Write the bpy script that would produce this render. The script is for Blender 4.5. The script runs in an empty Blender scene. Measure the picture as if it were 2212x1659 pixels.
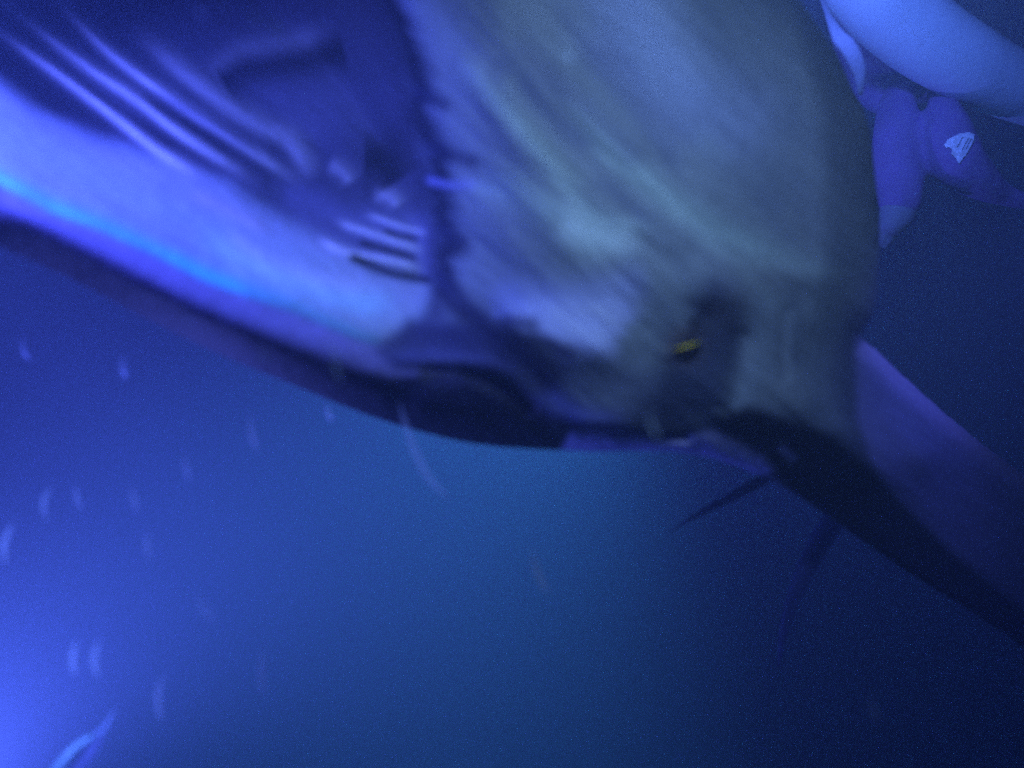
import bpy, bmesh, math, random
import numpy as np
from mathutils import Vector, noise as mnoise

# ---------------------------------------------------------------- camera
S = bpy.context.scene
COL = S.collection
W, H, F = 2212.0, 1659.0, 1720.0          # survey frame of the place, as seen by a 28 mm lens

def P(px, py, d):
    """a point of the water d metres in front of the diver"""
    return Vector(((px - W/2)/F*d, d, -(py - H/2)/F*d))

cam = bpy.data.cameras.new('camera')
cam.lens = 28; cam.sensor_width = 36; cam.clip_start = 0.02; cam.clip_end = 500
cam.dof.use_dof = True; cam.dof.focus_distance = 1.95; cam.dof.aperture_fstop = 1.1
co = bpy.data.objects.new('camera', cam); COL.objects.link(co)
co.rotation_euler = (math.radians(90), 0, 0)
S.camera = co

# ---------------------------------------------------------------- night water outside: almost no sky light
wd = bpy.data.worlds.new('World'); S.world = wd; wd.use_nodes = True
wd.node_tree.nodes['Background'].inputs[0].default_value = (0.0, 0.006, 0.03, 1)
wd.node_tree.nodes['Background'].inputs[1].default_value = 1.0
S.view_settings.view_transform = 'Standard'; S.view_settings.look = 'None'
S.view_settings.exposure = 0; S.view_settings.gamma = 1
S.cycles.volume_bounces = 1; S.cycles.max_bounces = 4
S.cycles.volume_step_rate = 4
S.cycles.use_denoising = False      # keep the grain of a photograph taken in near darkness

# ---------------------------------------------------------------- the lamps of the night dive, and added fills
def lamp(name, pos, color, power, radius=0.05, target=None, cone=60, blend=0.6):
    l = bpy.data.lights.new(name, 'SPOT' if target is not None else 'POINT')
    l.energy = power; l.color = color; l.shadow_soft_size = radius
    o = bpy.data.objects.new(name, l); COL.objects.link(o); o.location = pos
    if target is not None:
        l.spot_size = math.radians(cone); l.spot_blend = blend
        o.rotation_euler = (target - pos).to_track_quat('-Z', 'Y').to_euler()
    return o

# blue lamp of the light raft, low on the left beyond the ray
lamp('raft_lamp_low', P(-210, 1860, 3.2), (0.105, 0.135, 0.95), 860, 0.08, P(110, 1130, 3.0), 104, 1.0)
# teal lamp added out of sight behind the ray, for the glow there
lamp('added_teal_lamp', P(1350, 330, 3.4), (0.055, 0.28, 0.70), 620, 0.1, P(780, 1450, 3.1), 84, 1.0)
# blue torch over the ray's open mouth
lamp('torch_over_mouth', Vector((-0.72, 0.48, 0.52)), (0.092, 0.13, 1.0), 76, 0.04, P(330, 350, 1.02), 72, 0.9)
# pale torch beside the diver, on the ray's cheek
lamp('torch_beside_diver', Vector((0.20, 0.20, 0.44)), (0.30, 0.52, 1.0), 20, 0.04, P(1440, 440, 0.95), 86, 1.0)
# lamp under the float board
lamp('board_lamp', P(1840, -440, 1.02), (0.09, 0.19, 1.0), 50, 0.04, P(1900, 60, 1.75), 78, 0.9)
lamp('wing_fill', P(2560, 380, 1.15), (0.11, 0.15, 1.0), 3.8, 0.03, P(1960, 930, 1.4), 100, 0.9)  # unseen fill added to brighten the wing and its upper edge
lamp('plankton_fill', P(-720, 1700, 0.62), (0.12, 0.20, 1.0), 14, 0.03, P(250, 1380, 0.98), 98, 1.0)  # unseen fill added to make the plankton show pale
# little warm spot added near the camera to colour the eye's glint
lamp('eye_glint_fill', Vector((0.05, 0.0, 0.05)), (1.0, 0.75, 0.10), 4, 0.01, P(1484, 748, 0.93), 3.4, 0.8)

# ---------------------------------------------------------------- helpers
def link(name, me, mat=None, parent=None):
    o = bpy.data.objects.new(name, me); COL.objects.link(o)
    if mat: me.materials.append(mat)
    if parent: o.parent = parent
    return o

def tag(o, label, cat, group=None, kind=None):
    if label: o['label'] = label
    if cat: o['category'] = cat
    if group: o['group'] = group
    if kind: o['kind'] = kind
    return o

def smooth(me):
    me.polygons.foreach_set('use_smooth', [True]*len(me.polygons)); me.update()

def mat(name, col, rough=0.5, spec=0.4, bump=0.0, bscale=60, mottle=0.0, mscale=20, emit=None, alpha=None, sss=0):
    m = bpy.data.materials.new(name); m.use_nodes = True
    nt = m.node_tree; b = nt.nodes['Principled BSDF']
    b.inputs['Base Color'].default_value = (*col, 1)
    b.inputs['Roughness'].default_value = rough
    b.inputs['Specular IOR Level'].default_value = spec
    tc = nt.nodes.new('ShaderNodeTexCoord')
    if mottle:
        n = nt.nodes.new('ShaderNodeTexNoise'); n.inputs['Scale'].default_value = mscale
        n.inputs['Detail'].default_value = 5
        nt.links.new(tc.outputs['Object'], n.inputs['Vector'])
        r = nt.nodes.new('ShaderNodeMapRange'); r.inputs[1].default_value = 0.3; r.inputs[2].default_value = 0.7
        r.inputs[3].default_value = 1-mottle; r.inputs[4].default_value = 1+mottle
        nt.links.new(n.outputs['Fac'], r.inputs[0])
        v = nt.nodes.new('ShaderNodeVectorMath'); v.operation = 'SCALE'
        v.inputs[0].default_value = col
        nt.links.new(r.outputs[0], v.inputs['Scale']); nt.links.new(v.outputs[0], b.inputs['Base Color'])
    if bump:
        n = nt.nodes.new('ShaderNodeTexNoise'); n.inputs['Scale'].default_value = bscale
        nt.links.new(tc.outputs['Object'], n.inputs['Vector'])
        bp = nt.nodes.new('ShaderNodeBump'); bp.inputs['Strength'].default_value = bump
        bp.inputs['Distance'].default_value = 0.01
        nt.links.new(n.outputs['Fac'], bp.inputs['Height']); nt.links.new(bp.outputs[0], b.inputs['Normal'])
    if emit:
        b.inputs['Emission Color'].default_value = (*emit, 1); b.inputs['Emission Strength'].default_value = 1
    if alpha is not None:
        # glassy body: clearer towards its thin rim
        t = nt.nodes.new('ShaderNodeBsdfTransparent'); mx = nt.nodes.new('ShaderNodeMixShader')
        lw = nt.nodes.new('ShaderNodeLayerWeight'); lw.inputs['Blend'].default_value = 0.5
        mr = nt.nodes.new('ShaderNodeMapRange'); mr.inputs[3].default_value = alpha; mr.inputs[4].default_value = 0.0
        nt.links.new(lw.outputs['Facing'], mr.inputs[0]); nt.links.new(mr.outputs[0], mx.inputs[0])
        nt.links.new(t.outputs[0], mx.inputs[1]); nt.links.new(b.outputs[0], mx.inputs[2])
        nt.links.new(mx.outputs[0], nt.nodes['Material Output'].inputs['Surface'])
    return m

def catmull(pts, n=8):
    pts = [np.array(p, float) for p in pts]
    if len(pts) < 3: return [pts[0]+(pts[1]-pts[0])*t for t in np.linspace(0, 1, n+1)]
    q = [2*pts[0]-pts[1]] + pts + [2*pts[-1]-pts[-2]]; out = []
    for i in range(1, len(q)-2):
        a, b, c, d = q[i-1:i+3]
        for k in range(n):
            t = k/n
            out.append(0.5*((2*b)+(c-a)*t+(2*a-5*b+4*c-d)*t*t+(3*b-a-3*c+d)*t**3))
    out.append(pts[-1]); return out

def tube(bm, pts, radii, seg=12, flat=1.0, cap=True):
    """closed tapered tube through 3-D points; flat squashes the section"""
    pts = [Vector(p) for p in pts]; rings = []
    up = Vector((0, 1, 0))
    for i, p in enumerate(pts):
        t = (pts[min(i+1, len(pts)-1)] - pts[max(i-1, 0)]).normalized()
        a = t.cross(up)
        if a.length < 1e-4: a = t.cross(Vector((1, 0, 0)))
        a.normalize(); b = t.cross(a).normalized()
        r = radii[i]
        rings.append([bm.verts.new(p + a*math.cos(k/seg*2*math.pi)*r + b*math.sin(k/seg*2*math.pi)*r*flat) for k in range(seg)])
    for r0, r1 in zip(rings, rings[1:]):
        for k in range(seg):
            bm.faces.new((r0[k], r0[(k+1) % seg], r1[(k+1) % seg], r1[k]))
    if cap:
        bm.faces.new(rings[0]); bm.faces.new(rings[-1][::-1])

def bm_obj(name, bm, m, parent=None):
    bmesh.ops.recalc_face_normals(bm, faces=bm.faces)
    me = bpy.data.meshes.new(name); bm.to_mesh(me); bm.free(); smooth(me)
    return link(name, me, m, parent)

# ---------------------------------------------------------------- the setting: open water
bm = bmesh.new(); bmesh.ops.create_uvsphere(bm, u_segments=48, v_segments=24, radius=60)
for f in bm.faces: f.normal_flip()
me = bpy.data.meshes.new('water'); bm.to_mesh(me); bm.free(); smooth(me)
mw = bpy.data.materials.new('open water'); mw.use_nodes = True; nt = mw.node_tree
nt.nodes.remove(nt.nodes['Principled BSDF'])
em = nt.nodes.new('ShaderNodeEmission'); em.inputs[0].default_value = (0.0, 0.10, 0.55, 1); em.inputs[1].default_value = 0.035
nt.links.new(em.outputs[0], nt.nodes['Material Output'].inputs['Surface'])
tag(link('water', me, mw), 'dark open blue water at night all around the ray', 'water', kind='structure')

# ---------------------------------------------------------------- manta ray
X0, X1, Y0, Y1, STEP = -180, 2460, -190, 1700, 5.0
xs = np.arange(X0, X1+1, STEP); ys = np.arange(Y0, Y1+1, STEP)
GX, GY = np.meshgrid(xs, ys); NY, NX = GX.shape

def seg_dist(pts, closed=False, gx=GX, gy=GY):
    pts = np.array(pts, float); best = np.full(gx.shape, 1e18); bx = gx.copy(); by = gy.copy()
    T = np.zeros(gx.shape); n = len(pts)
    for i in range(n if closed else n-1):
        a, b = pts[i], pts[(i+1) % n]; d = b-a; L = max(d@d, 1e-9)
        t = np.clip(((gx-a[0])*d[0]+(gy-a[1])*d[1])/L, 0, 1)
        cx, cy = a[0]+t*d[0], a[1]+t*d[1]; q = (gx-cx)**2+(gy-cy)**2
        m = q < best; best = np.where(m, q, best); bx = np.where(m, cx, bx); by = np.where(m, cy, by)
        T = np.where(m, (i+t)/max(n-1, 1), T)
    return np.sqrt(best), bx, by, T

def inside(pts, gx=GX, gy=GY):
    pts = np.array(pts, float); r = np.zeros(gx.shape, bool); n = len(pts)
    for i in range(n):
        (xa, ya), (xb, yb) = pts[i], pts[(i+1) % n]
        if ya == yb: continue
        c = ((ya > gy) != (yb > gy)) & (gx < (xb-xa)*(gy-ya)/(yb-ya)+xa); r ^= c
    return r

def sstep(x): x = np.clip(x, 0, 1); return x*x*(3-2*x)

def m_poly(pts, feather, gx=None, gy=None):
    gx = GX if gx is None else gx; gy = GY if gy is None else gy
    d = seg_dist(pts, True, gx, gy)[0]; s = np.where(inside(pts, gx, gy), d, -d)
    return sstep(0.5+s/(2*feather))

def m_stroke(pts, w, taper=0, gx=None, gy=None):
    gx = GX if gx is None else gx; gy = GY if gy is None else gy
    d, _, _, t = seg_dist(catmull(pts, 6), False, gx, gy); k = np.exp(-(d/w)**2)
    if taper > 0: k = k*sstep(np.minimum(t, 1-t)/taper)
    if taper < 0: k = k*sstep((1-t)/-taper)
    return k

def vnoise(sx, sy, ang, seed, octaves=3):
    """value noise stretched along a direction"""
    rs = np.random.RandomState(seed); c, s = math.cos(ang), math.sin(ang)
    u = (GX*c+GY*s)/sx; v = (-GX*s+GY*c)/sy; out = 0; amp = 1; tot = 0
    for o in range(octaves):
        g = rs.rand(64, 64); uu = u*2**o+97.3; vv = v*2**o+41.7
        iu = np.floor(uu).astype(int); iv = np.floor(vv).astype(int); fu = sstep(uu-iu); fv = sstep(vv-iv)
        A = g[iv % 64, iu % 64]; B = g[iv % 64, (iu+1) % 64]; C_ = g[(iv+1) % 64, iu % 64]; D_ = g[(iv+1) % 64, (iu+1) % 64]
        out = out+amp*((A*(1-fu)+B*fu)*(1-fv)+(C_*(1-fu)+D_*fu)*fv); tot += amp; amp *= 0.5
    return out/tot

bottom = [(-180, 430), (-80, 490), (0, 533), (150, 600), (300, 680), (420, 740), (520, 785), (650, 838), (750, 880), (850, 915), (980, 950),
          (1080, 965), (1200, 972), (1300, 976), (1400, 974), (1480, 978), (1560, 995), (1650, 1030), (1750, 1090), (1850, 1160),
          (1950, 1230), (2080, 1310), (2212, 1400), (2330, 1490), (2440, 1580)]
fin_top = [(2440, 1190), (2330, 1110), (2212, 1025), (2130, 965), (2050, 900), (1960, 820), (1900, 762), (1858, 728)]
flank = [(1880, 690), (1895, 640), (1900, 500), (1890, 380), (1876, 265), (1845, 200), (1828, 160), (1806, 115), (1775, 67), (1740, 15), (1700, -40), (1600, -175)]
outline = [tuple(p) for p in catmull(bottom, 3)] + fin_top + [tuple(p) for p in catmull(flank, 3)] + [(-170, -175)]

# --- depth of the skin (metres), set along anatomical lines and relaxed between them
crest = [(-180, 300), (0, 385), (111, 443), (221, 483), (332, 536), (443, 593), (553, 633), (642, 664), (753, 712), (830, 735)]
liptop = [(-180, 60), (0, 181), (88, 248), (177, 292), (310, 336), (487, 398), (600, 470), (753, 553), (819, 589), (925, 618)]
cheek_edge = [(800, -180), (840, -20), (880, 120), (915, 260), (935, 380), (948, 480), (955, 600), (950, 690)]
dl = [  # polyline, depth at start, depth at end
    (crest, 0.86, 0.99),
    (liptop, 1.02, 1.04),
    ([(-180, -60), (0, 90), (150, 205), (260, 268)], 1.18, 1.15),
    ([(-180, -180), (100, -60), (400, 120), (600, 260), (700, 330)], 1.30, 1.30),
    ([(300, -180), (500, -50), (640, 60), (760, 200), (850, 330)], 1.36, 1.28),
    ([(740, -180), (790, -20), (835, 120), (868, 260), (895, 400), (915, 520), (922, 600)], 1.22, 1.07),
    ([(600, 420), (760, 470), (900, 500)], 1.13, 1.10),
    ([(x+28, y) for x, y in cheek_edge], 1.02, 0.99),
    ([(1050, -180), (1120, 200), (1180, 450)], 0.93, 0.90),
    ([(1200, 480), (1350, 560), (1600, 640)], 0.88, 0.93),
    ([(1450, -180), (1500, 100), (1560, 400)], 0.95, 0.94),
    ([(1700, 0), (1780, 250), (1790, 520), (1760, 700)], 1.06, 1.05),
    ([(1100, 700), (1300, 760)], 0.93, 0.91),
    ([(1180, 860), (1260, 905), (1400, 922)], 0.99, 0.99),
    ([(1480, 760), (1540, 860)], 0.97, 0.98),
    ([(1600, 800), (1750, 880)], 0.98, 1.04),
    ([(1870, 740), (1960, 825), (2050, 905), (2130, 972), (2212, 1035), (2440, 1200)], 1.24, 1.95),
    ([(1840, 780), (1900, 880), (2000, 1000)], 1.17, 1.32),
    ([(1880, 1010), (1950, 1090), (2060, 1200), (2212, 1320), (2430, 1490)], 1.14, 1.95),
    ([(1560, 890), (1700, 910), (1800, 940), (1880, 1010)], 0.99, 1.14),
    ([(0, 460), (200, 560), (400, 660), (600, 745), (750, 800), (850, 850)], 0.875, 1.0),
    ([(900, 880), (1050, 890), (1150, 920)], 1.01, 1.03),
    (bottom, 0.97, 2.10),
    (flank[::-1], 1.22, 1.20),
]
# bottom edge needs its own run of depths
bottom_d = np.interp(np.linspace(0, 1, len(bottom)), [0, 0.25, 0.42, 0.62, 0.7, 0.85, 1.0], [0.96, 1.02, 1.09, 1.06, 1.10, 1.35, 2.0])
CS = 10.0
cxs = np.arange(X0, X1+1, CS); cys = np.arange(Y0, Y1+1, CS)
fix = {}
for pts, a, b in dl:
    pp = catmull(pts, 24); n = len(pp)
    for i, p in enumerate(pp):
        t = i/(n-1)
        v = np.interp(t, np.linspace(0, 1, len(bottom)), bottom_d) if pts is bottom else a+(b-a)*t
        k = (int(round((p[1]-Y0)/CS)), int(round((p[0]-X0)/CS)))
        if 0 <= k[0] < len(cys) and 0 <= k[1] < len(cxs): fix[k] = v
Z = np.full((len(cys), len(cxs)), 1.05)
FI = (np.array([k[0] for k in fix]), np.array([k[1] for k in fix])); FV = np.array(list(fix.values()))
for lev in (16, 8, 4, 2, 1):
    for it in range(160 if lev > 1 else 500):
        Zp = np.pad(Z, lev, mode='edge')
        Z = 0.25*(Zp[:-2*lev, lev:-lev]+Zp[2*lev:, lev:-lev]+Zp[lev:-lev, :-2*lev]+Zp[lev:-lev, 2*lev:])
        Z[FI] = FV
def blur(A, n):
    for _ in range(n):
        Ap = np.pad(A, 1, mode='edge')
        A = (Ap[:-2, 1:-1]+Ap[2:, 1:-1]+Ap[1:-1, :-2]+Ap[1:-1, 2:]+4*A)/8
    return A
Z1 = blur(Z, 9); Z2 = blur(Z1, 70)
CX, CY = np.meshgrid(cxs, cys)
w_ = sstep((CX-1000)/160)*sstep((640-CY)/160)*sstep((1780-CX)/120)
Z = Z1*(1-w_)+Z2*w_
# resample to the fine grid
fx = (GX-X0)/CS; fy = (GY-Y0)/CS
ix = np.clip(np.floor(fx).astype(int), 0, len(cxs)-2); iy = np.clip(np.floor(fy).astype(int), 0, len(cys)-2)
tx = fx-ix; ty = fy-iy
D = Z[iy, ix]*(1-tx)*(1-ty)+Z[iy, ix+1]*tx*(1-ty)+Z[iy+1, ix]*(1-tx)*ty+Z[iy+1, ix+1]*tx*ty
D = blur(D, 6)

arches = [
    ([(-120, -25), (0, 66), (200, 212), (330, 314), (460, 395)], 10, 0.034, 0.85),
    ([(-60, -52), (44, 32), (200, 150), (300, 216), (400, 292), (580, 410)], 11, 0.034, 0.75),
    ([(50, -70), (124, 0), (248, 120), (398, 228), (509, 300), (665, 408)], 11, 0.030, 0.8),
    ([(260, 30), (354, 115), (443, 186), (509, 235), (575, 274), (629, 301), (664, 354), (690, 394)], 20, 0.028, 0.55),
    ([(443, 180), (487, 137), (531, 110), (642, 93), (740, 62)], 24, 0.004, 0.26),
    ([(673, 509), (753, 545), (841, 562), (925, 584)], 8, 0.018, 0.75),
    ([(715, 474), (819, 509), (925, 545)], 7, 0.016, 0.62),
    ([(780, 458), (863, 487), (930, 509)], 6, 0.014, 0.5),
    ([(705, 352), (740, 368), (765, 398)], 16, 0.018, 0.32),
    ([(800, 412), (845, 425), (862, 450)], 15, 0.016, 0.34),
    ([(400, 410), (500, 455), (590, 505)], 13, 0.006, 0.55),
    ([(470, 500), (560, 560), (680, 610), (850, 640)], 22, 0.006, 0.75),
]
for pts, w, dep, al in arches:
    D = D-0.5*dep*m_stroke(pts, w, -0.25 if pts[0][1] < 0 else 0.25)
slits = [
    ([(478, 180), (531, 152), (642, 134), (750, 108)], 36, 0.0),
    ([(785, 345), (825, 350), (858, 395)], 48, 0.0),
    ([(753, 553), (841, 589), (934, 607)], 9, 0.02), ([(775, 522), (899, 558)], 6, 0.012), ([(832, 500), (903, 518)], 5, 0.01),
]
for pts, w, dep in slits: D = D+0.4*dep*m_stroke(pts, w, 0.2)
# folds of the flank and cheek
folds = [([(980, 100), (1120, 300), (1300, 420), (1500, 560)], 30, -0.010), ([(1180, 120), (1320, 300), (1460, 440), (1600, 560), (1850, 620)], 34, -0.012),
         ([(1100, 150), (1230, 330), (1400, 480)], 26, 0.008), ([(1600, 700), (1590, 850), (1560, 900)], 22, 0.012),
         ([(1700, 650), (1690, 760), (1700, 830)], 16, 0.007), ([(820, 775), (1000, 785), (1100, 805), (1160, 860), (1230, 905), (1400, 925)], 16, -0.007),
         ([(900, 810), (1020, 812), (1100, 850), (1160, 900)], 16, 0.012), ([(1240, 935), (1400, 945), (1500, 948)], 8, 0.012)]
for pts, w, dep in folds: D = D+dep*m_stroke(pts, w, 0.1)
D = D + 0.004*(vnoise(160, 22, 0.75, 5)-0.5)*2 * sstep((GX-950)/100)

# --- pigment of the skin (own colour of the animal plus painted light and shade, three channels)
C = np.zeros(GX.shape+(3,)); C[:] = (0.11, 0.12, 0.17)
fib = vnoise(210, 37, 0.45, 7, 3)-0.5
fib2 = vnoise(90, 13, 0.30, 8, 2)-0.5
WX, WY = GX+54*fib+22*fib2, GY+32*fib+12*fib2
def feathered(fn, *a):
    global GX, GY
    gx0, gy0 = GX, GY; GX, GY = WX, WY
    try: return fn(*a, gx=WX, gy=WY)
    finally: GX, GY = gx0, gy0
def paint(m, col):
    global C
    C = C*(1-m[..., None])+np.array(col)*m[..., None]
mouth = [(-300, -300)] + cheek_edge + [(900, 640), (870, 730), (800, 735)] + crest[::-1] + [(-300, 300)]
paint(m_poly(mouth, 14), (0.075, 0.075, 0.11))
paint(m_stroke([(600, 200), (700, 240), (800, 220)], 70)*0.6, (0.10, 0.10, 0.15))
paint(m_poly([(-300, -100), (-100, 60), (0, 100), (190, 240), (354, 355), (221, 312), (88, 255), (0, 180), (-300, 0)], 10), (0.03, 0.03, 0.05))
lip = liptop + [(915, 650), (885, 715), (820, 738)] + crest[::-1]
paint(m_poly([(150, 265), (330, 330), (450, 370), (650, 395), (750, 450), (935, 475), (935, 640), (700, 570), (450, 420), (250, 340)], 34), (0.17, 0.17, 0.26))
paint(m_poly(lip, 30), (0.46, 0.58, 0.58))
paint(m_stroke(liptop, 55, 0.0)*m_poly(lip, 30)*0.6, (0.36, 0.38, 0.46))  # falloff of light painted on the lip, dimmer towards its top
paint(sstep((vnoise(300, 26, 0.42, 21, 3)-0.45)*3)*0.45*m_poly(lip, 20), (0.42, 0.42, 0.5))
for pts, w, dep, al in arches: paint(m_stroke(pts, w*1.15, -0.15 if pts[0][1] < 0 else 0.22)*0.95, (al*.95, al*.95, al*1.0))
paint(m_stroke([(400, 490), (520, 560), (640, 615), (760, 650), (880, 655)], 30, 0.2)*0.7, (0.55, 0.95, 0.9))  # cyan sheen of the lip, painted into the colour
paint(m_stroke([(300, 180), (450, 262), (600, 352)], 14, 0.3)*0.6, (0.10, 0.10, 0.18))
paint(m_stroke([(60, 90), (240, 225), (330, 286), (400, 335)], 10, 0.25)*0.8, (0.03, 0.03, 0.05))  # shade in the hollows between ridges, painted dark
paint(m_stroke([(270, 185), (420, 280), (520, 348)], 9, 0.25)*0.8, (0.03, 0.03, 0.05))
for pts, w, dep in slits: paint(m_stroke(pts, w*1.05, 0.04)*0.95, (0.012, 0.012, 0.022))  # shade inside the slits, carried mostly by dark paint
paint(m_stroke([(x, y+2) for x, y in crest], 19, 0.03)*(0.55+0.45*sstep((vnoise(140, 40, 0.45, 22, 2)-0.3)*3))*(1-0.75*sstep((GX-520)/180)), (0.16, 1.0, 1.0))  # cyan highlight along the lip crest, painted into the skin colour
# outer jaw below the lip
jaw = [(x, y+16) for x, y in crest] + [(900, 760), (1000, 790)] + [(850, 1000), (400, 900), (-300, 500)]
paint(m_poly(jaw, 12), (0.34, 0.30, 0.52))  # violet light fading below the lip, painted on
paint(m_poly([(-300, 320), (0, 458), (150, 528), (300, 600), (420, 660), (560, 712), (700, 766), (820, 804), (900, 1020), (300, 1000), (-300, 700)], 36), (0.012, 0.012, 0.028))  # shaded outer side of the jaw, painted dark
# pale green-grey cheek and flank
cheek = cheek_edge[:-1] + [(960, 690), (1060, 690), (1130, 720), (1190, 790), (1230, 850), (1300, 900), (1400, 925), (1560, 900), (1640, 880), (1760, 905), (1880, 950),
         (1830, 740), (1900, 620), (1900, 300), (1800, 0), (1700, -200), (800, -300)]
paint(feathered(m_poly, cheek, 30), (0.30, 0.33, 0.36))
st = vnoise(420, 46, 0.86, 3, 3)
paint(sstep((st-0.42)*3.2)*0.38*m_poly(cheek, 40), (0.15, 0.17, 0.24))
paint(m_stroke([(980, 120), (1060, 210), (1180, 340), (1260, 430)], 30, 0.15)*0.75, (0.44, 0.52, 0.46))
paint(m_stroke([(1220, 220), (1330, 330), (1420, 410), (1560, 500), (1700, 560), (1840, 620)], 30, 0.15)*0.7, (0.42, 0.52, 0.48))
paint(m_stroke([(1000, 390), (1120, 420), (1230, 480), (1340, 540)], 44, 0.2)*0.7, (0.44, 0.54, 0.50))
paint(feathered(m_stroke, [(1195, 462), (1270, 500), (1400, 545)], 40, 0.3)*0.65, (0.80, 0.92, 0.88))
for pts, w, k in [([(930, 20), (1060, 205), (1170, 330), (1240, 420), (1330, 500)], 13, .6), ([(1010, 120), (1100, 260), (1210, 380)], 9, .5),
                  ([(1200, 190), (1320, 315), (1430, 425), (1470, 495)], 13, .6), ([(1260, 300), (1380, 395), (1540, 500), (1700, 560)], 12, .55),
                  ([(1440, 470), (1600, 560), (1720, 570), (1850, 600)], 12, .5), ([(970, 395), (1130, 425), (1300, 480), (1450, 500)], 14, .5),
                  ([(1580, 560), (1660, 640), (1720, 680)], 14, .5), ([(1350, 60), (1450, 230), (1580, 360)], 14, .25)]:
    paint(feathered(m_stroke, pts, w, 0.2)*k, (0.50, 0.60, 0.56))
for pts, w, k in [([(1070, 90), (1170, 230), (1290, 340)], 20, .6), ([(1180, -20), (1290, 130), (1420, 290), (1480, 400)], 20, .55),
                  ([(1280, 380), (1360, 440), (1430, 500)], 12, .4), ([(1620, 400), (1690, 440)], 22, .35), ([(1020, 480), (1110, 560), (1200, 590)], 26, .35)]:
    paint(feathered(m_stroke, pts, w, 0.2)*k, (0.13, 0.15, 0.26))
paint(m_stroke([(1020, 150), (900, 20), (840, -60)], 36)*0.4, (0.52, 0.58, 0.62))
paint(m_stroke([(1090, 60), (1180, 160), (1330, 300), (1400, 370)], 26, 0.2)*0.55, (0.18, 0.19, 0.30))
paint(m_stroke([(1250, 60), (1400, 200), (1520, 330)], 42, 0.2)*0.6, (0.16, 0.17, 0.30))
paint(m_stroke([(1330, -60), (1380, 60), (1500, 200), (1600, 260)], 90)*0.6, (0.40, 0.45, 0.74))  # violet-blue lamp glow on the upper flank, painted in
paint(m_poly([(1600, 60), (1760, 60), (1900, 300), (1900, 700), (1760, 560), (1640, 330)], 130)*0.4, (0.34, 0.37, 0.50))
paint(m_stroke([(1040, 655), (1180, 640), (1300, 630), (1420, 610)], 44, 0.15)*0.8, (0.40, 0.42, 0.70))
paint(feathered(m_poly, [(1080, 680), (1180, 640), (1340, 640), (1380, 680), (1330, 770), (1230, 770), (1150, 730)], 24), (0.60, 0.62, 1.0))  # blue lamp light on the cheek patch, painted as violet
paint(m_stroke([(1230, 800), (1330, 830), (1420, 850)], 46)*0.5, (0.17, 0.18, 0.34))
paint(m_stroke([(1180, 850), (1250, 895), (1330, 908)], 26)*0.7, (0.20, 0.20, 0.55))
# dark mask round the eye
paint(feathered(m_poly, [(1540, 590), (1600, 600), (1625, 680), (1600, 780), (1560, 900), (1400, 940), (1330, 915), (1400, 830), (1450, 760), (1480, 690), (1515, 620)], 42)*0.95, (0.06, 0.066, 0.12))
paint(m_stroke([(1455, 775), (1490, 740), (1500, 700), (1530, 660)], 16)*0.8, (0.02, 0.02, 0.05))
paint(m_poly([(1560, 560), (1700, 560), (1880, 600), (1860, 700), (1760, 880), (1650, 860), (1640, 700)], 60)*0.5, (0.34, 0.36, 0.38))
paint(m_stroke([(1640, 660), (1650, 760), (1600, 860), (1570, 900)], 26)*0.55, (0.30, 0.34, 0.38))
paint(m_stroke([(1715, 640), (1720, 780)], 20)*0.4, (0.12, 0.14, 0.2))
paint(m_stroke([(1770, 660), (1765, 800), (1770, 900)], 34)*0.4, (0.27, 0.31, 0.36))
paint(m_stroke([(1850, 690), (1830, 770), (1850, 900), (1880, 960)], 34)*0.6, (0.06, 0.07, 0.12))  # shading of the body beside the wing, painted dark
# dark line along the edge of the cheek
edge = [(820, -60), (862, 40), (890, 130), (918, 200), (908, 250), (935, 300), (960, 340), (940, 380), (955, 430), (965, 480), (960, 560), (968, 640), (1040, 700)]
paint(feathered(m_stroke, edge, 30), (0.03, 0.03, 0.06))
for (a, b) in [((940, 320), (1020, 350)), ((905, 200), (960, 225)), ((950, 600), (1040, 690)), ((960, 500), (1000, 520)), ((1090, 690), (1150, 700)), ((1150, 730), (1230, 760))]:
    paint(m_stroke([a, ((a[0]+b[0])/2, (a[1]+b[1])/2), b], 17)*0.8, (0.045, 0.045, 0.10))
paint(m_stroke([(930, 390), (970, 400), (1020, 398)], 9)*0.8, (0.35, 0.36, 0.6))
# folded head fin: upper roll with its light painted in, and dark lobe
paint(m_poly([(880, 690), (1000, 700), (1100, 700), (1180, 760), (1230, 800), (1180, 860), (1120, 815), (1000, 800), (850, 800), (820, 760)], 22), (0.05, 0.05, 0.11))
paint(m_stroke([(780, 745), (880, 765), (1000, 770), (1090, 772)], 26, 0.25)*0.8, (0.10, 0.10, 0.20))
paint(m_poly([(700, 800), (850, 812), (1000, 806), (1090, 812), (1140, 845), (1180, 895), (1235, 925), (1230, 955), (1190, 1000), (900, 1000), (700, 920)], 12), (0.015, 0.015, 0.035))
# pale strip of the belly's edge, dark back of the fin
paint(m_poly([(1235, 932), (1330, 942), (1450, 950), (1530, 930), (1620, 945), (1720, 990), (1740, 1010), (1600, 1030), (1400, 1000), (1200, 990)], 8), (0.6, 0.55, 0.95))
paint(m_poly([(1180, 905), (1300, 925), (1420, 935), (1500, 925), (1480, 948), (1330, 940), (1230, 930)], 6), (0.03, 0.03, 0.07))
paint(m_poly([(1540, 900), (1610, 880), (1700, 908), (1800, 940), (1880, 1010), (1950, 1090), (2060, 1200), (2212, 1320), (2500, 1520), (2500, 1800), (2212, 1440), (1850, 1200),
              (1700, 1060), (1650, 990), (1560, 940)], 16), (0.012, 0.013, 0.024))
paint(m_stroke([(1690, 970), (1712, 990)], 9), (0.16, 0.16, 0.38))
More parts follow.
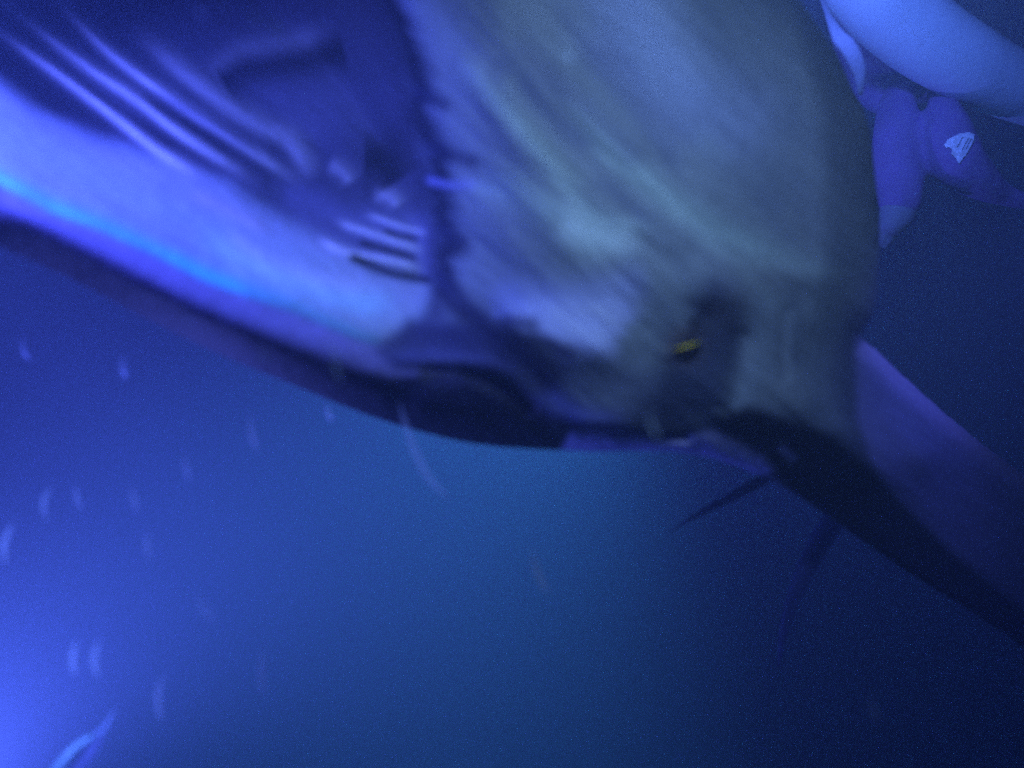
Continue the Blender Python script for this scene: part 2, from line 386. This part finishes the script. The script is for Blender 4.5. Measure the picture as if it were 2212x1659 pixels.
# underside of the wing
wing = [(1850, 725), (1960, 815), (2130, 960), (2480, 1210), (2480, 1490), (2212, 1312), (2060, 1190), (1950, 1080), (1885, 1000), (1850, 900)]
paint(m_poly(wing, 14), (0.30, 0.28, 0.5))
paint(m_stroke([(1860, 735), (1960, 828), (2050, 910), (2130, 975), (2212, 1036), (2440, 1200)], 26, 0.02)*0.9, (0.75, 0.6, 1.0))  # lit upper edge of the wing, painted pale violet
# fine mottling
C *= (0.82+0.36*vnoise(46, 8, 0.7, 11, 3))[..., None]
C = np.clip(C, 0.005, 0.95)

# --- skin mesh: front, rounded rim and back in one closed surface
dd, bx, by, _ = seg_dist(outline, True); ins = inside(outline)
sd = np.where(ins, dd, -dd)
keep = sd > -STEP*0.72
edgev = keep & (sd < STEP*0.3)
PX = np.where(edgev, bx, GX); PY = np.where(edgev, by, GY)
rim = np.clip(sd/42.0, 0, 1)
D = D+0.030*(1-np.sqrt(np.clip(1-(1-rim)**2, 0, 1)))
idx = -np.ones(GX.shape, int); idx[keep] = np.arange(keep.sum())
q = keep[:-1, :-1] & keep[1:, :-1] & keep[:-1, 1:] & keep[1:, 1:]
qa, qb, qc, qd = idx[:-1, :-1][q], idx[:-1, 1:][q], idx[1:, 1:][q], idx[1:, :-1][q]
front = np.stack([qa, qd, qc, qb], 1)
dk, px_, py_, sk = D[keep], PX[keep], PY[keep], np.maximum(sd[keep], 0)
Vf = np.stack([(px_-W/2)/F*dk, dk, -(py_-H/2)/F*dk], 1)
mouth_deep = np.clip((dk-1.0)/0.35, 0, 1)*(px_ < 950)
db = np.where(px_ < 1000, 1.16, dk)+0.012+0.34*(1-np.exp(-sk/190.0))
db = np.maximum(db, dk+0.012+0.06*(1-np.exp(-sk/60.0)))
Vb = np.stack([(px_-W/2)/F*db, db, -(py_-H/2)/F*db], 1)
nv = len(Vf); back = front[:, ::-1]+nv
e = np.concatenate([front[:, [0, 1]], front[:, [1, 2]], front[:, [2, 3]], front[:, [3, 0]]])
key = e[:, 0].astype(np.int64)*nv+e[:, 1]; rkey = e[:, 1].astype(np.int64)*nv+e[:, 0]
be = e[~np.isin(key, rkey)]
side = np.stack([be[:, 1], be[:, 0], be[:, 0]+nv, be[:, 1]+nv], 1)
faces = np.concatenate([front, back, side]); verts = np.concatenate([Vf, Vb])
me = bpy.data.meshes.new('body')
me.vertices.add(len(verts)); me.vertices.foreach_set('co', verts.ravel())
me.loops.add(faces.size); me.loops.foreach_set('vertex_index', faces.ravel())
me.polygons.add(len(faces)); me.polygons.foreach_set('loop_start', np.arange(0, faces.size, 4))
me.polygons.foreach_set('loop_total', np.full(len(faces), 4))
me.update(calc_edges=True); me.validate(); smooth(me)
ca = me.color_attributes.new('pigment_and_light', 'FLOAT_COLOR', 'POINT')
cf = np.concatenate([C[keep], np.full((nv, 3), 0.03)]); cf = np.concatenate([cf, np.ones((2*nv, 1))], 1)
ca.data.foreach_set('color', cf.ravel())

ms = bpy.data.materials.new('ray skin'); ms.use_nodes = True; nt = ms.node_tree; b = nt.nodes['Principled BSDF']
at = nt.nodes.new('ShaderNodeAttribute'); at.attribute_name = 'pigment_and_light'
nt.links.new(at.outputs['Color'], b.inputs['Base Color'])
b.inputs['Roughness'].default_value = 0.6; b.inputs['Specular IOR Level'].default_value = 0.25
tc = nt.nodes.new('ShaderNodeTexCoord'); n = nt.nodes.new('ShaderNodeTexNoise'); n.inputs['Scale'].default_value = 45
n.inputs['Detail'].default_value = 4
nt.links.new(tc.outputs['Object'], n.inputs['Vector'])
bp = nt.nodes.new('ShaderNodeBump'); bp.inputs['Strength'].default_value = 0.25; bp.inputs['Distance'].default_value = 0.01
nt.links.new(n.outputs['Fac'], bp.inputs['Height']); nt.links.new(bp.outputs[0], b.inputs['Normal'])

ray = bpy.data.objects.new('manta_ray', None); COL.objects.link(ray); ray.location = P(1300, 900, 1.2)
tag(ray, 'huge manta ray with open mouth filling the frame, pale cheek and dark back', 'manta ray')
bpy.context.view_layer.update()
def child(o, root):
    o.parent = root; o.matrix_parent_inverse = root.matrix_world.inverted(); return o
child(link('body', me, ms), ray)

def skin_depth(px, py): return float(D[int(round((py-Y0)/STEP)), int(round((px-X0)/STEP))])
# eye
bm = bmesh.new(); bmesh.ops.create_uvsphere(bm, u_segments=32, v_segments=20, radius=0.017)
for v in bm.verts: v.co.x *= 1.25
ed = skin_depth(1482, 752)
o = bm_obj('eye', bm, mat('dark eye', (0.008, 0.01, 0.02), 0.55, 0.15)); o.location = P(1482, 752, ed+0.011); o.rotation_euler = (0, math.radians(-35), 0)
bpy.context.view_layer.update(); eye = child(o, ray)
bm = bmesh.new()
arc = catmull([P(1456, 756, ed-0.010), P(1474, 750, ed-0.0145), P(1494, 744, ed-0.014), P(1510, 739, ed-0.009)], 5)
tube(bm, arc, [0.0009*math.sin(math.pi*(0.12+0.8*i/(len(arc)-1)))+0.0003 for i in range(len(arc))], 8)
o = bm_obj('glint', bm, mat('gold iris', (0.95, 0.85, 0.04), 0.7, 0.05))  # glint of light on the eye, modelled as a gold crescent
bpy.context.view_layer.update(); child(o, eye)

# ---------------------------------------------------------------- remoras under the ray's fin
mr_ = mat('remora skin', (0.06, 0.07, 0.22), 0.5, 0.2, alpha=0.75, mottle=0.3, mscale=30)
def remora(pts, radii, depth0, depth1, label):
    root = bpy.data.objects.new('remora', None); COL.objects.link(root)
    pp = catmull(pts, 8); n = len(pp)
    P3 = [P(p[0], p[1], depth0+(depth1-depth0)*i/(n-1)) for i, p in enumerate(pp)]
    root.location = P3[0]; bpy.context.view_layer.update()
    rr = np.interp(np.linspace(0, 1, n), np.linspace(0, 1, len(radii)), radii)
    bm = bmesh.new(); tube(bm, P3, rr, 14, 0.8)
    child(bm_obj('body', bm, mr_), root)
    # thin drooping tail blade
    bm = bmesh.new(); tdir = (P3[-1]-P3[-3]).normalized()
    tube(bm, [P3[-2], P3[-1]+tdir*0.008, P3[-1]+tdir*0.022], [rr[-2], rr[-1]*0.9, 0.0004], 8, 0.4)
    child(bm_obj('tail_fin', bm, mr_), root)
    tag(root, label, 'remora', 'remoras beneath the ray')
    return root
remora([(1690, 1010), (1640, 1040), (1570, 1078), (1510, 1110), (1460, 1140)], [0.010, 0.010, 0.008, 0.005, 0.0015], 1.28, 1.30,
       'thin short remora pointing left below the pale belly edge')
remora([(1810, 1110), (1775, 1165), (1740, 1230), (1712, 1300), (1692, 1370), (1684, 1420)], [0.022, 0.022, 0.019, 0.014, 0.008, 0.003], 1.42, 1.45,
       'thicker long remora hanging down below the dark wing')

# ---------------------------------------------------------------- float board at the top right
board = bpy.data.objects.new('float_board', None); COL.objects.link(board); board.location = P(1990, 60, 1.8)
tag(board, 'white rounded float board crossing the top right corner, its rail lit blue', 'float board')
bpy.context.view_layer.update()
mb = mat('white foam', (0.72, 0.82, 0.85), 0.35, 0.5, bump=0.15, bscale=25, mottle=0.05, mscale=6)
edge_px = catmull([(1600, -235), (1700, -108), (1790, 0), (1860, 78), (1950, 148), (2050, 203), (2130, 237), (2212, 265), (2400, 315), (2650, 375)], 5)
RP = []; RR = []
for i, p in enumerate(edge_px):
    q0 = edge_px[max(i-1, 0)]; q1 = edge_px[min(i+1, len(edge_px)-1)]
    t_ = (q1-q0)/np.linalg.norm(q1-q0); x_ = i/(len(edge_px)-1)
    rp = float(np.interp(x_, [0, 0.25, 0.5, 0.75, 1], [100, 92, 80, 66, 60])); d_ = 1.70+0.35*x_
    RP.append(P(p[0]+t_[1]*rp, p[1]-t_[0]*rp, d_)); RR.append(rp/F*d_)
bm = bmesh.new(); rings = []
up = Vector((0.25, 0.93, 0.30)).normalized()
for i, p in enumerate(RP):
    t = (RP[min(i+1, len(RP)-1)]-RP[max(i-1, 0)]).normalized()
    a = up - t*up.dot(t); a.normalize()          # away from the rail, across the board
    nrm = t.cross(a).normalized()
    if nrm.z > 0: nrm = -nrm                      # bottom of the board looks down
    r = RR[i]
    ring = []
    for k in range(17):                           # half-round rail
        th = math.pi*(k/16)
        ring.append(bm.verts.new(p+nrm*math.cos(th)*r-a*math.sin(th)*r))
    for w_, h_ in ((0.05, -0.75), (0.10, -0.4), (0.10, 0.3), (0.05, 0.6)):
        ring.append(bm.verts.new(p+a*w_+nrm*r*h_))
    rings.append(ring)
for r0, r1 in zip(rings, rings[1:]):
    n_ = len(r0)
    for k in range(n_): bm.faces.new((r0[k], r0[(k+1) % n_], r1[(k+1) % n_], r1[k]))
bm.faces.new(rings[0]); bm.faces.new(rings[-1][::-1])
child(bm_obj('deck', bm, mb), board)
# pale grab strap hanging at its left end
bm = bmesh.new()
sp = catmull([P(1770, -25, 1.66), P(1787, 28, 1.52), P(1812, 76, 1.42), P(1838, 112, 1.4), P(1856, 155, 1.4), P(1858, 205, 1.4)], 6); n = len(sp)
tube(bm, sp, list(np.interp(np.linspace(0, 1, n), [0, 0.2, 0.45, 0.75, 1], [0.006, 0.007, 0.017, 0.014, 0.004])), 14, 0.45)
child(bm_obj('grab_strap', bm, mat('strap webbing', (0.20, 0.20, 0.26), 0.7, 0.2, bump=0.3, bscale=200)), board)

# ---------------------------------------------------------------- snorkeller holding on behind the board
def blobs(name, chains, m, voxel=0.007, smooth_it=6, parent=None):
    """limb chains merged into one continuous skin"""
    bm = bmesh.new()
    for pts, radii in chains:
        pts = catmull([tuple(p) for p in pts], 5)
        rr = np.interp(np.linspace(0, 1, len(pts)), np.linspace(0, 1, len(radii)), radii)
        for p, r in zip(pts, rr):
            g = bmesh.ops.create_icosphere(bm, subdivisions=2, radius=float(r))
            bmesh.ops.translate(bm, verts=g['verts'], vec=Vector(p))
        tube(bm, pts, rr, 16)
    me = bpy.data.meshes.new(name); bm.to_mesh(me); bm.free()
    o = link(name, me, m)
    md = o.modifiers.new('join', 'REMESH'); md.mode = 'VOXEL'; md.voxel_size = voxel; md.use_smooth_shade = True
    sm = o.modifiers.new('soft', 'SMOOTH'); sm.iterations = smooth_it; sm.factor = 0.6
    bpy.context.view_layer.update()
    dg = bpy.context.evaluated_depsgraph_get()
    m2 = bpy.data.meshes.new_from_object(o.evaluated_get(dg)); o.modifiers.clear(); o.data = m2; smooth(m2)
    if not m2.materials: m2.materials.append(m)
    return o
person = bpy.data.objects.new('person', None); COL.objects.link(person); person.location = P(1990, 120, 2.1)
tag(person, 'snorkeller in a dark wetsuit leaning over the float board with both arms hanging below it', 'person')
bpy.context.view_layer.update()
suit = mat('wetsuit', (0.27, 0.16, 0.40), 0.75, 0.15, bump=0.5, bscale=18, mottle=0.15, mscale=12)
skin = mat('skin', (0.26, 0.26, 0.32), 0.55, 0.3)
d1, d2 = 1.98, 1.93
# bare body under the suit: hands, head, feet carry on from the sleeves
body = blobs('body', [
    ([P(1935, 425, d1), P(1938, 460, d1), P(1928, 480, d1)], [0.036, 0.044, 0.036]),                       # palm
    ([P(1962, 470, d1), P(1955, 478, d1)], [0.016, 0.012]),                                              # thumb root
    ([P(1960, 462, d1), P(1950, 485, d1), P(1938, 500, d1)], [0.012, 0.011, 0.009]),
    ([P(1945, 480, d1), P(1935, 505, d1+.01), P(1926, 520, d1+.02)], [0.0115, 0.010, 0.008]),
    ([P(1932, 480, d1), P(1922, 512, d1+.01), P(1912, 532, d1+.02)], [0.0115, 0.010, 0.008]),
    ([P(1918, 480, d1), P(1908, 510, d1+.01), P(1902, 528, d1+.02)], [0.011, 0.010, 0.008]),
    ([P(1908, 475, d1), P(1896, 498, d1+.01), P(1890, 512, d1+.02)], [0.010, 0.009, 0.007]),
    ([P(2212, 438, 1.98), P(2290, 445, 1.98), P(2330, 450, 1.98)], [0.012, 0.042, 0.03]),                 # other hand
    ([P(2330, 438, 1.98), P(2370, 440, 1.98), P(2400, 450, 1.98)], [0.011, 0.010, 0.008]),
    ([P(2335, 448, 1.98), P(2380, 455, 1.98), P(2410, 468, 1.98)], [0.011, 0.010, 0.008]),
    ([P(2330, 458, 1.98), P(2370, 470, 1.98), P(2395, 482, 1.98)], [0.011, 0.010, 0.008]),
    ([P(2320, 466, 1.98), P(2350, 480, 1.98), P(2370, 492, 1.98)], [0.010, 0.009, 0.007]),
    ([P(2270, 460, 1.98), P(2290, 485, 1.96), P(2310, 500, 1.95)], [0.014, 0.012, 0.009]),
    ([P(1935, 425, d1), P(1940, 330, d1+0.02), P(1938, 235, d1+0.04), P(1948, 190, 2.10), P(1930, 130, 2.16)], [0.03, 0.035, 0.03, 0.015, 0.02]),
    ([P(2212, 438, 1.98), P(2070, 330, d2+0.03), P(2040, 260, d2+0.03), P(2018, 192, 2.10), P(1960, 178, 2.12)], [0.01, 0.03, 0.02, 0.008, 0.01]),
    ([P(1930, 130, 2.18), P(1915, -60, 2.32), P(1900, -350, 2.5)], [0.05, 0.10, 0.10]),                   # trunk core
    ([P(1930, 40, 2.2), P(1990, -60, 2.15), P(2010, -120, 2.1)], [0.05, 0.055, 0.10]),                 # neck, head
], skin, 0.005, 4)
child(body, person)
ws = blobs('wetsuit', [
    ([P(1945, 205, 2.04), P(1938, 235, 2.02), P(1938, 285, d1), P(1938, 345, d1), P(1942, 395, d1), P(1944, 434, d1)], [0.040, 0.048, 0.056, 0.064, 0.060, 0.052]),
    ([P(2025, 195, 2.05), P(2035, 225, d2+.03), P(2042, 288, d2), P(2066, 345, d2), P(2115, 390, d2+.02), P(2165, 420, d2+.04), P(2230, 440, 1.98)], [0.026, 0.034, 0.062, 0.064, 0.046, 0.027, 0.018]),
    ([P(1900, 60, 2.2), P(1930, 130, 2.16), P(1965, 185, 2.12), P(2020, 190, 2.10)], [0.09, 0.09, 0.05, 0.03]),
    ([P(1870, 40, 2.25), P(1885, 120, 2.24), P(1905, 185, 2.18), P(1925, 215, 2.10)], [0.10, 0.09, 0.07, 0.045]),
    ([P(1930, 110, 2.2), P(1915, -60, 2.32), P(1900, -350, 2.5), P(1900, -600, 2.6)], [0.10, 0.15, 0.15, 0.12]),
], suit, 0.007, 8)
child(ws, person)
# white printed crest on the sleeve, a thin raised print that follows the arm
from mathutils.bvhtree import BVHTree
bvh = BVHTree.FromPolygons([v.co.copy() for v in ws.data.vertices], [tuple(p.vertices) for p in ws.data.polygons])
def on_suit(px, py, lift):
    dirn = P(px, py, 1.0).normalized()
    h = bvh.ray_cast(Vector((0, 0, 0)), dirn)
    return h[0]+h[1]*lift if h[0] is not None else P(px, py, d2-0.07)
crest_pl = [(2040, 312), (2046, 302), (2058, 296), (2070, 290), (2088, 287), (2100, 292), (2098, 305), (2092, 318), (2084, 332), (2074, 345), (2070, 352),
            (2064, 341), (2054, 330), (2056, 322), (2050, 316), (2043, 319)]
gx = np.arange(2034, 2106, 2.0); gy = np.arange(282, 358, 2.0); MX, MY = np.meshgrid(gx, gy)
cin = inside(crest_pl, MX, MY)
for (a0, a1) in [((2076, 325), (2088, 300)), ((2066, 318), (2076, 298)), ((2084, 322), (2093, 302))]:   # thin gaps between its stripes
    dst = seg_dist([a0, a1], False, MX, MY)[0]; cin &= dst > 1.3
bm = bmesh.new(); vd = {}
for j in range(MX.shape[0]-1):
    for i in range(MX.shape[1]-1):
        if not cin[j, i]: continue
        qv = []
        for (jj, ii) in ((j, i), (j+1, i), (j+1, i+1), (j, i+1)):
            for L in (0.006, 0.002):
                if (jj, ii, L) not in vd: vd[(jj, ii, L)] = bm.verts.new(on_suit(MX[jj, ii], MY[jj, ii], L))
            qv.append((jj, ii))
        bm.faces.new([vd[k+(0.006,)] for k in qv]); bm.faces.new([vd[k+(0.002,)] for k in qv][::-1])
cr = bm_obj('sleeve_print', bm, mat('white print', (0.85, 0.90, 0.95), 0.6, 0.3, mottle=0.3, mscale=120))
bpy.context.view_layer.update(); child(cr, ws)

# ---------------------------------------------------------------- drifting plankton
mp = mat('plankton', (0.75, 0.85, 0.95), 0.5, 0.4, alpha=0.33)
mp2 = mat('clear plankton', (0.70, 0.80, 0.95), 0.5, 0.4, alpha=0.16)
def drift(pts, d_, w, label, m=mp, name='plankton', cat='plankton', group='drifting plankton', widths=None):
    d = d_+0.33 if d_ < 0.7 else d_; w = w*1.05
    pp = catmull(pts, 6); n = len(pp); bm = bmesh.new()
    P3 = [P(p[0], p[1], d+0.006*math.sin(3*i/n)) for i, p in enumerate(pp)]
    prof = widths or [0.15, 0.75, 1.0, 0.8, 0.15]
    rr = [w/F*d*max(0.08, v) for v in np.interp(np.linspace(0, 1, n), np.linspace(0, 1, len(prof)), prof)]
    tube(bm, P3, rr, 10, 0.8)
    # feelers at the head end
    t = (P3[0]-P3[2]).normalized(); sdv = t.cross(Vector((0, 1, 0)))
    for s in (-1, 1):
        a = P3[0]; b_ = a+t*w/F*d*1.2+sdv*s*w/F*d*0.5
        tube(bm, [a, (a+b_)/2+t*0.0003, b_], [rr[0]*0.5, rr[0]*0.35, rr[0]*0.15], 6)
    o = bm_obj(name, bm, m)
    c = sum(P3, Vector())/n
    for v in o.data.vertices: v.co -= c
    o.location = c
    return tag(o, label, cat, group)
PL = [
 ([(622, -20), (640, 30), (660, 50)], .72, 3, 'faint speck of plankton at the top edge left of the mouth wall'),
 ([(560, 15), (566, 42), (578, 55)], .75, 3, 'pale curl of plankton in the mouth, upper left of the clustered pair'),
]
PL = [
 ([(820/2, 0), (430, 22), (445, 48)], .74, 4, 'small comma of plankton near the top edge, leftmost inside the mouth'),
 ([(472, -10), (482, 12), (500, 34)], .72, 4, 'bright comma of plankton touching the top edge inside the mouth'),
 ([(540, 14), (548, 38), (565, 60)], .72, 5, 'brightest comma of plankton in the cluster near the top of the mouth'),
 ([(575, 28), (578, 42), (584, 50)], .74, 3.5, 'tiny short speck between two commas of plankton in the mouth'),
 ([(592, 42), (596, 62), (608, 84)], .72, 5, 'lowest comma of the plankton cluster near the top of the mouth'),
 ([(402, 662), (404, 690), (410, 715)], .78, 4, 'faint upright streak of plankton on the dark jaw near its left part'),
 ([(566, 745), (568, 768), (582, 785)], .76, 5, 'hook of plankton on the dark jaw below the lip'),
 ([(720, 760), (724, 790), (736, 828)], .76, 5, 'curved plankton on the jaw just right of the hook shaped one'),
 ([(700, 735), (725, 762), (742, 778)], .78, 4, 'short slanting plankton at the right end of the glowing lip'),
 ([(768, 722), (780, 745), (790, 752)], .78, 3, 'tiny plankton speck at the foot of the glowing lip'),
 ([(1400, 880), (1408, 920), (1425, 950)], .72, 5, 'faint streak of plankton over the dark patch under the eye'),
 ([(1218, 108), (1226, 122), (1238, 132)], .76, 8, 'faint plankton blob on the pale flank high above the eye'),
 ([(165, 1048), (166, 1075), (178, 1102)], .66, 6, 'clear crescent of plankton in open water at the left'),
 ([(110, 1052), (95, 1085), (100, 1125)], .62, 8, 'soft arc of plankton just left of the clear crescent'),
 ([(30, 1130), (10, 1170), (12, 1220)], .60, 9, 'long soft arc of plankton at the left edge of the frame'),
 ([(48, 730), (52, 760), (66, 780)], .68, 6, 'dim plankton just under the jaw at the far left'),
 ([(265, 770), (266, 800), (275, 820)], .66, 6, 'dim short plankton under the jaw below its dark band'),
 ([(430, 1285), (440, 1310), (465, 1345)], .58, 13, 'fat pale blob of plankton in the lower left water'),
 ([(165, 1385), (158, 1420), (162, 1460)], .58, 9, 'left one of two upright plankton streaks low on the left'),
 ([(215, 1385), (204, 1420), (212, 1465)], .58, 9, 'right one of two upright plankton streaks low on the left'),
 ([(352, 1462), (342, 1505), (348, 1560)], .58, 9, 'pale upright plankton above the bottom edge, right of the glowing fish'),
 ([(1150, 1190), (1160, 1235), (1185, 1285)], .58, 8, 'long faint plankton streak in the middle of the open water'),
 ([(705, 875), (710, 895), (718, 910)], .68, 6, 'dim plankton speck beneath the jaw outline'),
 ([(570, 1400), (566, 1450), (568, 1500)], .56, 8, 'very faint upright plankton above the bottom middle left'),
 ([(865, 880), (890, 960), (925, 1030), (970, 1078)], .655, 13, 'large blurred trail of plankton crossing the ray outline from jaw to water'),
 ([(285, 1050), (290, 1080), (300, 1105)], .60, 6, 'dim plankton fleck right of the clear crescent'),
 ([(320, 1150), (318, 1180), (326, 1210)], .58, 6, 'dim plankton fleck below and right of the clear crescent'),
 ([(540, 900), (545, 940), (556, 975)], .60, 7, 'faint plankton streak in the water left of the large blurred trail'),
 ([(400, 985), (402, 1010), (410, 1040)], .60, 6, 'faint plankton fleck in the water under the middle of the jaw'),
 ([(1880, 1500), (1886, 1530), (1895, 1560)], .56, 6, 'lone faint plankton speck in the dark lower right water'),
]
for pts, d, w, lab in PL: drift(pts, d, w, lab, mp2 if w > 11 else mp)
# small glowing fish at the bottom left
fish = bpy.data.objects.new('small_fish', None); COL.objects.link(fish); fish.location = P(180, 1610, .62)
tag(fish, 'slim translucent little fish lit cyan at the bottom left corner', 'fish'); bpy.context.view_layer.update()
mf = mat('fish flesh', (0.60, 0.95, 1.0), 0.4, 0.5, alpha=0.95)
bm = bmesh.new(); pp = catmull([P(90, 1700, .95), P(125, 1659, .95), P(150, 1630, .95), P(172, 1608, .955), P(205, 1588, .96)], 6)
tube(bm, pp, [0.0068*v for v in np.interp(np.linspace(0, 1, len(pp)), [0, .3, .6, .85, 1], [0.6, 1.0, 0.9, 0.7, 0.4])], 12, 0.95)
child(bm_obj('body', bm, mf), fish)
bm = bmesh.new(); pp = catmull([P(203, 1590, .96), P(222, 1577, .96), P(236, 1555, .962), P(250, 1530, .965)], 6)
tube(bm, pp, [0.0040*v for v in np.interp(np.linspace(0, 1, len(pp)), [0, .3, .7, 1], [0.9, 1.0, 0.6, 0.1])], 10, 0.4)
child(bm_obj('tail', bm, mat('tail flesh', (0.5, 0.65, 0.9), 0.5, 0.4, alpha=0.7)), fish)
bm = bmesh.new(); pp = catmull([P(140, 1680, .96), P(170, 1645, .96), P(200, 1612, .962), P(222, 1585, .964)], 6)
tube(bm, pp, [0.0120*v for v in np.interp(np.linspace(0, 1, len(pp)), [0, .4, .7, 1], [0.9, 1.0, 0.7, 0.1])], 12, 0.2)
child(bm_obj('fin', bm, mat('fin membrane', (0.45, 0.45, 0.9), 0.5, 0.3, alpha=0.25)), fish)

# ---------------------------------------------------------------- the water's own murk
bm = bmesh.new(); bmesh.ops.create_cube(bm, size=1)
for v in bm.verts: v.co = Vector((v.co.x*30, v.co.y*30+8, v.co.z*24))
me = bpy.data.meshes.new('haze'); bm.to_mesh(me); bm.free()
mh = bpy.data.materials.new('murky water'); mh.use_nodes = True; nt = mh.node_tree
nt.nodes.remove(nt.nodes['Principled BSDF'])
pv = nt.nodes.new('ShaderNodeVolumePrincipled')
pv.inputs['Color'].default_value = (0.62, 0.80, 0.95, 1); pv.inputs['Density'].default_value = 0.18; pv.inputs['Anisotropy'].default_value = 0.0
nt.links.new(pv.outputs[0], nt.nodes['Material Output'].inputs['Volume'])
tag(link('haze', me, mh), 'blue murk of the night water glowing round the lamps', 'haze', kind='stuff')
